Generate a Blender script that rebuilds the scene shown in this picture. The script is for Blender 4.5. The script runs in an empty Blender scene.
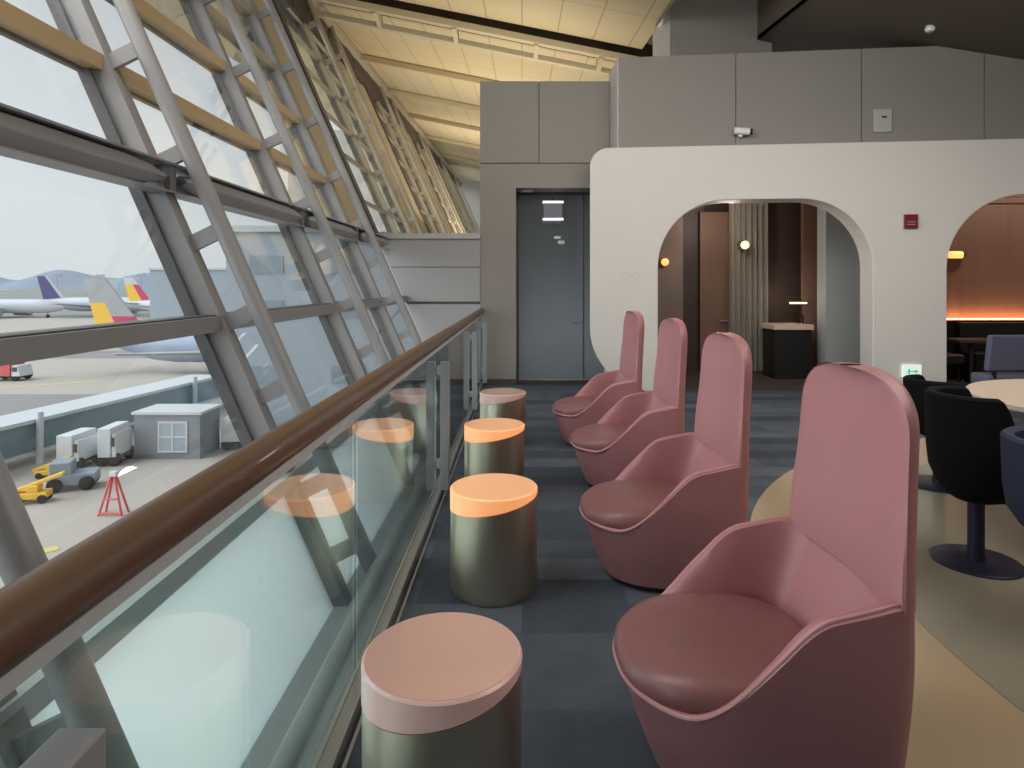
import bpy, math, random
from math import pi, sin, cos, radians, sqrt
from mathutils import Vector
random.seed(7)
S = bpy.context.scene
COL = S.collection
F = 640.0; CU = 522.0; CV = 284.0; EYE = 1.5

# ------------------------------------------------------------------ helpers
class MB:
    def __init__(s): s.v = []; s.f = []
    def add(s, vs, fs):
        o = len(s.v); s.v += [tuple(p) for p in vs]; s.f += [tuple(i + o for i in f) for f in fs]
    def box(s, x0, x1, y0, y1, z0, z1):
        s.add([(x0,y0,z0),(x1,y0,z0),(x1,y1,z0),(x0,y1,z0),(x0,y0,z1),(x1,y0,z1),(x1,y1,z1),(x0,y1,z1)],
              [(0,3,2,1),(4,5,6,7),(0,1,5,4),(1,2,6,5),(2,3,7,6),(3,0,4,7)])
    def hexa(s, b, t):      # two quads (bottom, top)
        s.add(list(b) + list(t), [(0,3,2,1),(4,5,6,7),(0,1,5,4),(1,2,6,5),(2,3,7,6),(3,0,4,7)])
    def tube(s, p0, p1, r, n=12, r1=None):
        p0 = Vector(p0); p1 = Vector(p1); d = (p1 - p0).normalized(); r1 = r if r1 is None else r1
        a = Vector((0,0,1)) if abs(d.z) < .9 else Vector((1,0,0))
        u = d.cross(a).normalized(); w = d.cross(u)
        vs = []
        for p, rr in ((p0, r), (p1, r1)):
            for i in range(n):
                t = 2*pi*i/n; vs.append(p + u*cos(t)*rr + w*sin(t)*rr)
        fs = [(i, (i+1) % n, n + (i+1) % n, n + i) for i in range(n)]
        fs += [tuple(range(n-1, -1, -1)), tuple(range(n, 2*n))]
        s.add(vs, fs)
    def lathe(s, prof, cx=0, cy=0, n=48, sx=1, sy=1):
        m = len(prof); vs = []
        for r, z in prof:
            for i in range(n):
                t = 2*pi*i/n; vs.append((cx + r*cos(t)*sx, cy + r*sin(t)*sy, z))
        fs = []
        for j in range(m-1):
            for i in range(n):
                k = (i+1) % n
                fs.append((j*n+i, j*n+k, (j+1)*n+k, (j+1)*n+i))
        fs.append(tuple(range(n-1, -1, -1))); fs.append(tuple((m-1)*n + i for i in range(n)))
        s.add(vs, fs)
    def rings(s, rs, cap0=True, cap1=True):
        n = len(rs[0]); vs = [p for r in rs for p in r]; fs = []
        for j in range(len(rs)-1):
            for i in range(n):
                k = (i+1) % n
                fs.append((j*n+i, j*n+k, (j+1)*n+k, (j+1)*n+i))
        if cap0: fs.append(tuple(range(n-1, -1, -1)))
        if cap1: fs.append(tuple((len(rs)-1)*n + i for i in range(n)))
        s.add(vs, fs)
    def extrude_xz(s, pts, y0, y1):      # polygon in x,z extruded along y
        n = len(pts)
        s.add([(x, y0, z) for x, z in pts] + [(x, y1, z) for x, z in pts],
              [tuple(range(n)), tuple(range(2*n-1, n-1, -1))] + [(i, n+i, n+(i+1) % n, (i+1) % n) for i in range(n)])
    def build(s, name, mat, parent=None, smooth=False, bevel=0, loc=None):
        me = bpy.data.meshes.new(name); me.from_pydata(s.v, [], s.f); me.update()
        import bmesh
        b = bmesh.new(); b.from_mesh(me); bmesh.ops.recalc_face_normals(b, faces=b.faces); b.to_mesh(me); b.free()
        o = bpy.data.objects.new(name, me); COL.objects.link(o)
        if mat: me.materials.append(mat)
        if smooth:
            for p in me.polygons: p.use_smooth = True
            me.set_sharp_from_angle(angle=radians(38))
        if bevel:
            m = o.modifiers.new('bevel', 'BEVEL'); m.width = bevel; m.segments = 3; m.limit_method = 'ANGLE'; m.angle_limit = radians(40)
        if parent: o.parent = parent
        if loc: o.location = loc
        return o

def empty(name, loc=(0,0,0), rz=0):
    o = bpy.data.objects.new(name, None); COL.objects.link(o); o.location = loc; o.rotation_euler = (0,0,rz)
    o.empty_display_size = .1
    return o
def tag(o, label=None, cat=None, group=None, kind=None):
    if label: o['label'] = label
    if cat: o['category'] = cat
    if group: o['group'] = group
    if kind: o['kind'] = kind
    return o
def st(o, label=None): return tag(o, label, None, None, 'structure')
def copy_tree(o, parent=None):
    c = o.copy(); COL.objects.link(c); c.parent = parent
    for ch in list(o.children): copy_tree(ch, c)
    return c
def at(u, v, D):
    return Vector(((u-CU)/F*D, D, EYE-(v-CV)/F*D))

# ------------------------------------------------------------------ materials
def lin(c):
    return tuple(((x/255)/12.92 if x/255 <= .04045 else ((x/255+.055)/1.055)**2.4) for x in c) + (1,)
def mat(name, rgb, rough=.5, metal=0, noise=0, scale=8, bump=0, bscale=60, spec=.5, emit=None, es=0, stretch=None, coat=0, sheen=0):
    m = bpy.data.materials.new(name); m.use_nodes = True
    nt = m.node_tree; p = nt.nodes['Principled BSDF']
    p.inputs['Base Color'].default_value = lin(rgb); p.inputs['Roughness'].default_value = rough
    p.inputs['Metallic'].default_value = metal; p.inputs['Specular IOR Level'].default_value = spec
    p.inputs['Coat Weight'].default_value = coat; p.inputs['Sheen Weight'].default_value = sheen
    tc = nt.nodes.new('ShaderNodeTexCoord'); src = tc.outputs['Object']
    if stretch:
        mp = nt.nodes.new('ShaderNodeMapping'); mp.inputs['Scale'].default_value = stretch
        nt.links.new(src, mp.inputs[0]); src = mp.outputs[0]
    if noise:
        n = nt.nodes.new('ShaderNodeTexNoise'); n.inputs['Scale'].default_value = scale; n.inputs['Detail'].default_value = 5
        nt.links.new(src, n.inputs['Vector'])
        mx = nt.nodes.new('ShaderNodeMix'); mx.data_type = 'RGBA'; c = lin(rgb)
        mx.inputs['A'].default_value = tuple(x*(1-noise) for x in c[:3]) + (1,)
        mx.inputs['B'].default_value = tuple(min(1, x*(1+noise)) for x in c[:3]) + (1,)
        nt.links.new(n.outputs['Fac'], mx.inputs['Factor']); nt.links.new(mx.outputs['Result'], p.inputs['Base Color'])
    if bump:
        n = nt.nodes.new('ShaderNodeTexNoise'); n.inputs['Scale'].default_value = bscale; n.inputs['Detail'].default_value = 6
        nt.links.new(src, n.inputs['Vector'])
        b = nt.nodes.new('ShaderNodeBump'); b.inputs['Strength'].default_value = bump; b.inputs['Distance'].default_value = .01
        nt.links.new(n.outputs['Fac'], b.inputs['Height']); nt.links.new(b.outputs[0], p.inputs['Normal'])
    if emit:
        p.inputs['Emission Color'].default_value = lin(emit); p.inputs['Emission Strength'].default_value = es
    return m
def glass(name, tint=(245,250,250), ior=1.5, rough=0.0, opac=0, opc=(200,215,215), boost=1.0):
    m = bpy.data.materials.new(name); m.use_nodes = True; nt = m.node_tree; nt.nodes.clear()
    out = nt.nodes.new('ShaderNodeOutputMaterial'); tr = nt.nodes.new('ShaderNodeBsdfTransparent'); tr.inputs[0].default_value = lin(tint)
    gl = nt.nodes.new('ShaderNodeBsdfGlossy'); gl.inputs['Roughness'].default_value = rough
    ge = nt.nodes.new('ShaderNodeNewGeometry'); dt = nt.nodes.new('ShaderNodeVectorMath'); dt.operation = 'DOT_PRODUCT'
    nt.links.new(ge.outputs['Normal'], dt.inputs[0]); nt.links.new(ge.outputs['Incoming'], dt.inputs[1])
    def mth(op, a, b_, cl=False):
        n = nt.nodes.new('ShaderNodeMath'); n.operation = op; n.use_clamp = cl
        for i, x in enumerate((a, b_)):
            if x is None: continue
            if hasattr(x, 'links'): nt.links.new(x, n.inputs[i])
            else: n.inputs[i].default_value = x
        return n.outputs[0]
    f0 = ((ior-1)/(ior+1))**2                       # Schlick reflectance, the same from both sides of the pane
    q = mth('POWER', mth('SUBTRACT', 1.0, mth('ABSOLUTE', dt.outputs['Value'], None), True), 5.0)
    fres = mth('MULTIPLY', mth('ADD', mth('MULTIPLY', q, 1-f0), f0), boost, True)
    base = tr.outputs[0]
    if opac:
        df = nt.nodes.new('ShaderNodeBsdfDiffuse'); df.inputs[0].default_value = lin(opc)
        tl = nt.nodes.new('ShaderNodeBsdfTranslucent'); tl.inputs[0].default_value = lin(opc)
        a = nt.nodes.new('ShaderNodeMixShader'); a.inputs[0].default_value = .8
        nt.links.new(df.outputs[0], a.inputs[1]); nt.links.new(tl.outputs[0], a.inputs[2])
        b = nt.nodes.new('ShaderNodeMixShader'); b.inputs[0].default_value = opac
        nt.links.new(base, b.inputs[1]); nt.links.new(a.outputs[0], b.inputs[2]); base = b.outputs[0]
    mx = nt.nodes.new('ShaderNodeMixShader')
    nt.links.new(fres, mx.inputs[0]); nt.links.new(base, mx.inputs[1]); nt.links.new(gl.outputs[0], mx.inputs[2])
    nt.links.new(mx.outputs[0], out.inputs[0])
    return m

M = {}
M['pink'] = mat('pink_leather', (166,113,116), .42, bump=.12, bscale=180, noise=.05, scale=5, spec=.4)
M['pink_in'] = M['pink']
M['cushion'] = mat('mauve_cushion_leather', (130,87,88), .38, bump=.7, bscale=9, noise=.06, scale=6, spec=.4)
M['piping'] = mat('pink_piping', (180,130,133), .42, spec=.4)
M['dark_plinth'] = mat('dark_plinth', (30,26,28), .6)
M['brass'] = mat('brushed_champagne_metal', (204,192,170), .34, metal=1, noise=.08, scale=30, stretch=(1,1,14), bump=.05, bscale=40)
M['top_orange'] = mat('glowing_amber_resin', (220,172,138), .22, emit=(255,172,108), es=.36, coat=.3)
M['top_pink'] = mat('pale_pink_resin', (194,156,146), .2, emit=(255,175,145), es=.03, coat=.3)
M['rim_glow'] = mat('amber_resin_edge', (245,185,140), .25, emit=(255,160,95), es=.6)
M['rim_pale'] = mat('pale_resin_edge', (208,172,166), .25, emit=(255,190,170), es=.05)
M['rail'] = mat('bronze_handrail', (92,68,48), .42, metal=.1, noise=.08, scale=3, coat=.15)
M['steel'] = mat('grey_painted_steel', (138,138,139), .42, noise=.05, scale=4)
M['steel_dark'] = mat('dark_gasket_steel', (70,68,70), .5)
M['steel_bounce'] = mat('steel_with_warm_bounce', (184,162,124), .45, noise=.06, scale=4)  # warm light bounced off the ceiling is put into this tan
M['steel_warm'] = mat('warm_grey_painted_steel', (158,148,128), .45, noise=.06, scale=4)
M['chan'] = mat('grey_beam_paint', (146,146,150), .38, noise=.06, scale=5)
M['alu'] = mat('brushed_aluminium', (190,194,196), .3, metal=.85, noise=.06, scale=20, stretch=(1,.05,1))
M['sill'] = mat('pale_grey_frame', (184,190,190), .45, noise=.04)
M['panel_pale'] = mat('pale_grey_panel', (150,150,152), .5, noise=.04, scale=3)
M['panel_grey'] = mat('warm_grey_panel', (137,132,126), .55, noise=.04, scale=2)
M['panel_lite'] = mat('light_grey_edge', (176,174,170), .5)
M['white_wall'] = mat('white_plaster_wall', (218,213,207), .6, noise=.02, scale=2, bump=.03)
M['groove'] = mat('dark_groove', (78,74,70), .7)
M['dark_ceiling'] = mat('dark_ceiling_board', (92,82,70), .7, noise=.1, scale=1)
M['black'] = mat('black_paint', (16,16,18), .5)
M['void'] = mat('dark_void_board', (84,74,62), .8)
M['wood'] = mat('brown_wood_panel', (120,92,78), .5, noise=.18, scale=2, stretch=(6,6,.4))
M['wood_dark'] = mat('dark_brown_panel', (70,52,46), .5, noise=.15, scale=2, stretch=(6,6,.4))
M['brown_floor'] = mat('dark_brown_carpet', (60,48,44), .9, noise=.2, scale=14)
M['grey_brown'] = mat('grey_brown_wall', (128,112,104), .6, noise=.05)
M['blue_grey'] = mat('blue_grey_panel', (166,170,170), .5, noise=.04)
M['counter'] = mat('cream_stone', (214,190,170), .3, noise=.05, scale=12)
M['navy'] = mat('navy_upholstery', (20,30,56), .75, noise=.15, scale=30)
M['blackfab'] = mat('black_upholstery', (8,7,11), .95, spec=.2, noise=.1, scale=30)
M['navy_metal'] = mat('dark_navy_metal', (38,40,60), .4, metal=.4)
M['slate'] = mat('slate_blue_upholstery', (86,86,108), .7, noise=.08, scale=20)
M['tabletop'] = mat('cream_tabletop', (188,172,156), .4, noise=.03, scale=10)
M['white_pl'] = mat('white_plastic', (225,225,222), .4)
M['grey_pl'] = mat('grey_plastic', (170,168,165), .4)
M['red_pl'] = mat('dark_red_plastic', (120,24,34), .4)
M['sign_w'] = mat('backlit_white_sign', (230,240,235), .4, emit=(225,245,238), es=.5)
M['sign_g'] = mat('backlit_green_sign', (60,180,130), .4, emit=(60,190,130), es=.5)
M['lamp'] = mat('warm_lamp_globe', (255,190,130), .3, emit=(255,150,80), es=2.2)
M['lamp_pale'] = mat('pale_lamp_globe', (255,230,190), .3, emit=(255,220,170), es=1.4)
M['tube'] = mat('white_sign_tube', (250,250,255), .3, emit=(250,248,255), es=1.6)
M['sign_panel'] = mat('grey_sign_panel', (120,118,128), .4)
M['glass'] = glass('window_glass', (249,251,252), 1.38)
M['bal_glass'] = glass('balustrade_glass', (238,247,246), 1.5, boost=1.5)
M['spandrel'] = glass('frosted_teal_glass', (225,236,236), 1.3, .15, opac=.85, opc=(242,249,249))
M['door_glass'] = glass('smoked_door_glass', (150,155,160), 1.5, .12, opac=.7, opc=(160,162,162), boost=1.2)
M['apron'] = mat('concrete_apron', (176,168,158), .9, noise=.07, scale=.08)
M['tar'] = mat('dark_apron_patch', (140,137,134), .9, noise=.1, scale=.2)
M['grass'] = mat('far_field', (135,138,132), .9)
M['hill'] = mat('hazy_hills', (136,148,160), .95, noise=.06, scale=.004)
M['plane'] = mat('white_aircraft_paint', (196,200,208), .35)
M['plane_blue'] = mat('pale_blue_aircraft_paint', (156,170,190), .35)
M['plane_grey'] = mat('grey_aircraft_paint', (165,165,168), .4)
M['yel'] = mat('yellow_paint', (238,190,60), .5)
M['mag'] = mat('magenta_paint', (196,54,92), .5)
M['pur'] = mat('purple_paint', (84,78,130), .5)
M['redp'] = mat('red_paint', (206,96,96), .5)
M['bridge'] = mat('teal_grey_cladding', (112,134,138), .5, noise=.06, scale=1)
M['bridge_roof'] = mat('white_roof_sheet', (196,200,202), .6)
M['build'] = mat('blue_grey_cladding', (158,170,180), .6, noise=.05, scale=.3)
M['build_dk'] = mat('blue_grey_cladding_dark', (134,148,158), .6)
M['cabin'] = mat('grey_cabin_cladding', (128,134,140), .6)
M['truckw'] = mat('white_truck_paint', (208,212,214), .5)
M['rubber'] = mat('black_rubber', (30,30,32), .8)
M['emboss'] = mat('pale_embossed_letter', (210,205,199), .5)

def ceiling_mat():
    m = mat('cream_metal_ceiling', (214,198,160), .5)
    nt = m.node_tree; p = nt.nodes['Principled BSDF']; tc = nt.nodes.new('ShaderNodeTexCoord')
    sx = nt.nodes.new('ShaderNodeSeparateXYZ'); nt.links.new(tc.outputs['Object'], sx.inputs[0])
    facs = []
    for axis, period, w in (('X', .62, .022), ('Y', 2.4, .02)):
        a = nt.nodes.new('ShaderNodeMath'); a.operation = 'PINGPONG'; a.inputs[1].default_value = period/2
        nt.links.new(sx.outputs[axis], a.inputs[0])
        b = nt.nodes.new('ShaderNodeMath'); b.operation = 'LESS_THAN'; b.inputs[1].default_value = w/2
        nt.links.new(a.outputs[0], b.inputs[0]); facs.append(b)
    c = nt.nodes.new('ShaderNodeMath'); c.operation = 'MAXIMUM'
    nt.links.new(facs[0].outputs[0], c.inputs[0]); nt.links.new(facs[1].outputs[0], c.inputs[1])
    mx = nt.nodes.new('ShaderNodeMix'); mx.data_type = 'RGBA'
    mx.inputs['A'].default_value = lin((214,198,160)); mx.inputs['B'].default_value = lin((176,158,122))
    nt.links.new(c.outputs[0], mx.inputs['Factor']); nt.links.new(mx.outputs['Result'], p.inputs['Base Color'])
    return m
M['ceiling'] = ceiling_mat()

def carpet_mat():
    m = mat('blue_grey_carpet_tiles', (70,74,84), .95, spec=.2)
    nt = m.node_tree; p = nt.nodes['Principled BSDF']; tc = nt.nodes.new('ShaderNodeTexCoord')
    br = nt.nodes.new('ShaderNodeTexBrick'); br.offset = .5
    br.inputs['Color1'].default_value = lin((62,68,78)); br.inputs['Color2'].default_value = lin((92,98,108))
    br.inputs['Mortar'].default_value = lin((68,73,84)); br.inputs['Scale'].default_value = 1
    br.inputs['Mortar Size'].default_value = .003; br.inputs['Brick Width'].default_value = 1.0; br.inputs['Row Height'].default_value = .25
    br.inputs['Bias'].default_value = -.15
    nt.links.new(tc.outputs['Object'], br.inputs['Vector'])
    n = nt.nodes.new('ShaderNodeTexNoise'); n.inputs['Scale'].default_value = 5; n.inputs['Detail'].default_value = 8
    nt.links.new(tc.outputs['Object'], n.inputs['Vector'])
    mx = nt.nodes.new('ShaderNodeMix'); mx.data_type = 'RGBA'; mx.blend_type = 'OVERLAY'; mx.inputs['Factor'].default_value = .35
    nt.links.new(br.outputs['Color'], mx.inputs['A']); nt.links.new(n.outputs['Color'], mx.inputs['B'])
    nt.links.new(n.outputs['Fac'], mx.inputs['B']); nt.links.new(mx.outputs['Result'], p.inputs['Base Color'])
    b = nt.nodes.new('ShaderNodeBump'); b.inputs['Strength'].default_value = .3; b.inputs['Distance'].default_value = .004
    n2 = nt.nodes.new('ShaderNodeTexNoise'); n2.inputs['Scale'].default_value = 260
    nt.links.new(tc.outputs['Object'], n2.inputs['Vector']); nt.links.new(n2.outputs['Fac'], b.inputs['Height']); nt.links.new(b.outputs[0], p.inputs['Normal'])
    return m
M['carpet'] = carpet_mat()
M['stone_olive'] = mat('olive_beige_stone_floor', (134,128,113), .22, noise=.06, scale=2.5)
M['stone_tan'] = mat('tan_stone_floor', (160,142,116), .22, noise=.06, scale=2.5)

# ------------------------------------------------------------------ room shell
b = MB(); b.box(-.80, 11, -8, 14, -.25, 0); floor = st(b.build('floor', M['carpet']))
CXc, CYc = 5.0, 2.5
def disc(r, z0, z1, n=96):
    m = MB(); m.lathe([(r, z0), (r, z1)], CXc, CYc, n); return m
disc(3.88, .0, .004).build('floor_ring', M['stone_tan'], floor, bevel=0)
disc(3.26, .001, .007).build('floor_disc', M['stone_olive'], floor)
b = MB(); b.box(-.09, 1.35, 9.50, 14, 0, .006); b.box(1.0, 10, 9.02, 14, 0, .005); b.build('dark_carpet', M['brown_floor'], floor)

def zc(x, y): return 4.9 + .09*y - .2*x
def ceil_piece(name, x0, x1, y0, y1, dz, m, parent=None, th=.06):
    b = MB(); c = [(x0,y0),(x1,y0),(x1,y1),(x0,y1)]
    b.hexa([(x,y,zc(x,y)+dz) for x,y in c], [(x,y,zc(x,y)+dz+th) for x,y in c])
    return b.build(name, m, parent)
ceiling = st(empty('ceiling', (0,0,0)))
ceil_piece('ceiling_panel', -7, 2.1, -8, 11.2, .12, M['ceiling'], ceiling)
ceil_piece('ceiling_panel', -9, 2.6, 11.9, 70, .0, M['ceiling'], ceiling)
ceil_piece('dark_soffit', 3.55, 12, -8, 9.9, .12, M['dark_ceiling'], ceiling)
ceil_piece('dark_soffit', 2.1, 3.55, -8, 9.9, 1.1, M['dark_ceiling'], ceiling)
ceil_piece('soffit_side', 3.55, 3.6, -8, 9.9, .12, M['dark_ceiling'], ceiling, th=1.1)
ceil_piece('soffit_side', 2.05, 2.1, -8, 9.9, .12, M['ceiling'], ceiling, th=1.1)
ceil_piece('dark_soffit', 2.6, 12, 9.9, 70, .35, M['void'], ceiling)
ceil_piece('gap_board', -9, 2.6, 10.9, 12.1, .75, M['void'], ceiling)
ceil_piece('gap_side', -9, 2.6, 11.85, 11.9, .0, M['void'], ceiling, th=.8)
ceil_piece('gap_side', -9, 2.6, 11.0, 11.05, .18, M['void'], ceiling, th=.6)
ceil_piece('gap_side', 2.58, 2.66, 10.6, 70, .0, M['dark_ceiling'], ceiling, th=.9)
def beam_x(y, dz, x0, x1, h, w, m, name='roof_beam', par=ceiling):
    b = MB()
    b.hexa([(x0,y-w/2,zc(x0,y)+dz),(x1,y-w/2,zc(x1,y)+dz),(x1,y+w/2,zc(x1,y)+dz),(x0,y+w/2,zc(x0,y)+dz)],
           [(x0,y-w/2,zc(x0,y)+dz+h),(x1,y-w/2,zc(x1,y)+dz+h),(x1,y+w/2,zc(x1,y)+dz+h),(x0,y+w/2,zc(x0,y)+dz+h)])
    return b.build(name, m, par, bevel=.01)
M['cream_beam'] = mat('cream_painted_beam', (196,184,154), .5)
beam_x(11.35, -.12, -5.2, 2.2, .12, .14, M['cream_beam'])
beam_x(11.75, -.30, -5.2, 2.2, .10, .12, M['cream_beam'])
b = MB()
for x in (-2.6, -1.2, .25, 1.4):
    b.hexa([(x-.04,11.3,zc(x,11.3)-.16),(x+.04,11.3,zc(x,11.3)-.16),(x+.04,11.8,zc(x,11.8)-.32),(x-.04,11.8,zc(x,11.8)-.32)],
           [(x-.04,11.3,zc(x,11.3)-.0),(x+.04,11.3,zc(x,11.3)-.0),(x+.04,11.8,zc(x,11.8)-.1),(x-.04,11.8,zc(x,11.8)-.1)])
b.build('beam_tie', M['cream_beam'], ceiling)
for y in (15.5, 19.5, 24, 30, 38):
    beam_x(y, -.16, -6.5, 2.4, .14, .12, M['cream_beam'])

# back and right walls (behind the camera and at the right, out of the frame)
b = MB(); b.box(-3.6, 11, -8.2, -8.0, -.2, 6.5); st(b.build('wall_back', M['panel_grey']))
b = MB(); b.box(11, 11.2, -8, 14, 0, 6); st(b.build('wall_right', M['panel_grey']))

# door wall at the far end
Y0 = 9.5
wf = st(empty('wall_far', (0,0,0)))
b = MB()
b.box(-.623, -.09, Y0, Y0+.35, 0, 3.285); b.box(-.09, 1.3, Y0, Y0+.35, 2.925, 3.285); b.build('lower_cladding', M['panel_grey'], wf)
b = MB(); b.box(-.623, .245, Y0, Y0+.35, 3.30, 4.51); b.box(.258, 1.3, Y0, Y0+.35, 3.30, 4.51); b.build('upper_cladding', M['panel_grey'], wf)
b = MB(); b.box(-.60, 1.3, Y0+.02, Y0+.33, 3.28, 3.305); b.box(.24,.262, Y0+.02, Y0+.33, 3.3, 4.5); b.build('cladding_joint', M['groove'], wf)
b = MB(); b.box(-.63, -.09, Y0-.012, Y0, 0, .09); st(b.build('baseboard_far', M['steel_dark']))
# low partition
wp = st(empty('wall_partition', (0,0,0)))
XL = lambda z: -1.18 - .44*z
def slab(z0, z1, y0, y1, m, name, x1=-.623):
    b = MB(); b.hexa([(XL(z0),y0,z0),(x1,y0,z0),(x1,y1,z0),(XL(z0),y1,z0)], [(XL(z1),y0,z1),(x1,y0,z1),(x1,y1,z1),(XL(z1),y1,z1)])
    return b.build(name, m, wp)
slab(0, 1.20, Y0-.02, Y0+.25, M['panel_pale'], 'partition_panel')
slab(1.24, 1.745, Y0-.02, Y0+.25, M['panel_pale'], 'partition_panel')
slab(1.755, 2.17, Y0-.02, Y0+.25, M['panel_pale'], 'partition_panel')
slab(1.0, 2.15, Y0, Y0+.2, M['groove'], 'partition_joint')
slab(2.17, 2.25, Y0-.06, Y0+.30, M['panel_lite'], 'partition_cap')
slab(-.4, 0, Y0-.02, Y0+.25, M['sill'], 'partition_foot', x1=-.80)

# glass door + vestibule
dr = st(empty('door_1', (0,0,0)))
YD = 9.95
b = MB(); b.box(-.05, 1.28, YD, YD+.012, .02, 2.9); b.build('door_glass', M['door_glass'], dr)
b = MB(); b.box(-.09, -.05, YD-.03, YD+.04, 0, 2.925); b.box(-.05, 1.3, YD-.03, YD+.04, 2.885, 2.925); b.box(.95,.965,YD-.005,YD+.02,.02,2.9); b.build('door_frame', M['steel_dark'], dr)
b = MB(); p = at(578,322,YD-.05); b.tube((p.x-.1,p.y,p.z),(p.x+.05,p.y,p.z),.012); b.tube((p.x-.07,p.y,p.z),(p.x-.07,YD,p.z),.008); b.tube((p.x+.03,p.y,p.z),(p.x+.03,YD,p.z),.008)
b.build('door_handle', M['alu'], dr, smooth=True)
b = MB(); p = at(558,240,YD-.004)
b.box(p.x-.06,p.x+.04,p.y,p.y+.003,p.z+.02,p.z+.06); b.box(p.x-.0,p.x+.1,p.y,p.y+.003,p.z-.06,p.z-.01); b.build('door_sticker', M['white_pl'], dr)
vs = st(empty('wall_vestibule', (0,0,0)))
b = MB(); b.box(-.3,-.1,Y0+.35,13,0,3.0); b.box(1.32,1.5,Y0-.1,13,0,3.4); b.build('side_wall', M['blue_grey'], vs)
b = MB(); b.box(-.3,1.5,13,13.2,0,3.0); b.build('end_wall', M['blue_grey'], vs)
b = MB(); b.box(-.3,1.5,Y0+.35,13.2,3.0,3.1); b.build('vestibule_ceiling', M['void'], vs)

# exit light box hung before the glass door
p = at(553, 211, 9.75)
sg = tag(empty('hanging_sign', (p.x, p.y, p.z-.14)), 'small grey square sign with bright top and bottom tubes before the glass door', 'sign')
b = MB(); b.box(-.14,.14,-.015,.015,.02,.26); b.build('sign_panel', M['sign_panel'], sg)
for z in (.0, .26):
    b = MB(); b.box(-.155,.155,-.02,.02,z,z+.03); b.build('light_tube', M['tube'], sg)
b = MB(); b.tube((0,0,.29),(0,0,2.925-(p.z-.14)),.008); b.build('hanger_rod', M['steel_dark'], sg)
p = at(527,190,9.7); b = MB(); b.box(p.x-.09,p.x+.09,p.y-.05,p.y+.05,2.895,2.925)
tag(b.build('ceiling_detector', M['white_pl'], bevel=.008), 'small flat white fitting under the header of the glass door opening', 'detector')

# ------------------------------------------------------------------ white arched wall
WR = math.atan(-.1066); WO = Vector((.956, 9.0, 0)); CW = cos(WR)
def arch_path(s0, s1, top, r, n=14):
    pts = [(s0, 0)]
    for i in range(n+1):
        t = pi - i*(pi/2)/n; pts.append((s0+r+r*cos(t), top-r+r*sin(t)))
    for i in range(n+1):
        t = pi/2 - i*(pi/2)/n; pts.append((s1-r+r*cos(t), top-r+r*sin(t)))
    pts.append((s1, 0)); return pts
a1 = arch_path((1.891-.956)/CW, (4.714-.956)/CW, 2.66, .93)
a2 = arch_path((5.645-.956)/CW, (8.5-.956)/CW, 2.68, .98)
TOPZ = 3.41; SE = 9.8
def arc(cx, cz, r, t0, t1, n=14): return [(cx+r*cos(t0+(t1-t0)*i/n), cz+r*sin(t0+(t1-t0)*i/n)) for i in range(n+1)]
outl = arc(.88, .88, .88, 1.5*pi, pi) + arc(.26, TOPZ-.26, .26, pi, pi/2) + [(SE, TOPZ), (SE, 0)] + a2[::-1] + a1[::-1]
b = MB(); b.extrude_xz(outl, 0, .42)
ww = empty('wall_arched', WO, WR); st(ww)
o = b.build('arched_panel', M['white_wall'], ww)
mdf = o.modifiers.new('bevel', 'BEVEL'); mdf.width = .012; mdf.segments = 2; mdf.limit_method = 'ANGLE'; mdf.angle_limit = radians(50)
bb = st(empty('baseboard_arched', WO, WR))
b = MB(); b.box(a1[-1][0], a2[0][0], -.012, .0, 0, .13); b.build('baseboard_strip', M['wood'], bb)
# upper grey box
ub = st(empty('wall_upper', WO, WR))
s0 = .40; segs = [s0, 2.0, 3.65, 5.2, 6.9, 8.4, SE]
for i in range(len(segs)-1):
    b = MB(); b.box(segs[i]+(.006 if i else 0), segs[i+1]-.006, .04, .6, TOPZ, 4.68); b.build('cladding_panel', M['panel_grey'], ub)
b = MB(); b.box(s0+.05, SE, .055, .58, TOPZ, 4.66); b.build('cladding_joint', M['groove'], ub)
b = MB(); b.hexa([(s0,.04,TOPZ),(s0,.6,TOPZ),(s0-.12,.62,TOPZ),(s0-.02,.04,TOPZ)], [(s0,.04,4.68),(s0,.6,4.68),(s0-.12,.62,4.63),(s0-.02,.04,4.66)])
b.build('end_cladding', M['panel_lite'], ub)
# tall column box behind
p0 = at(670, 52, 9.65); p1 = at(772, 52, 9.65)
cb = st(empty('wall_column', (0,0,0)))
b = MB(); b.box(p0.x, p1.x, 9.65, 10.3, 3.4, 6.9); b.build('column_cladding', M['panel_grey'], cb)
pl = at(658, 52, 9.9); b = MB(); b.hexa([(pl.x,10.2,3.4),(p0.x,9.65,3.4),(p0.x,10.3,3.4),(pl.x,10.3,3.4)], [(pl.x,10.2,6.9),(p0.x,9.65,6.9),(p0.x,10.3,6.9),(pl.x,10.3,6.9)])
b.build('column_edge', M['panel_lite'], cb)

def wallpt(u, v, off=0):      # point on the arched wall seen at a pixel
    a = (u-CU)/F; y = (9.102+off)/(1+.1066*a); return Vector((a*y, y, EYE-(v-CV)/F*y))
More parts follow.
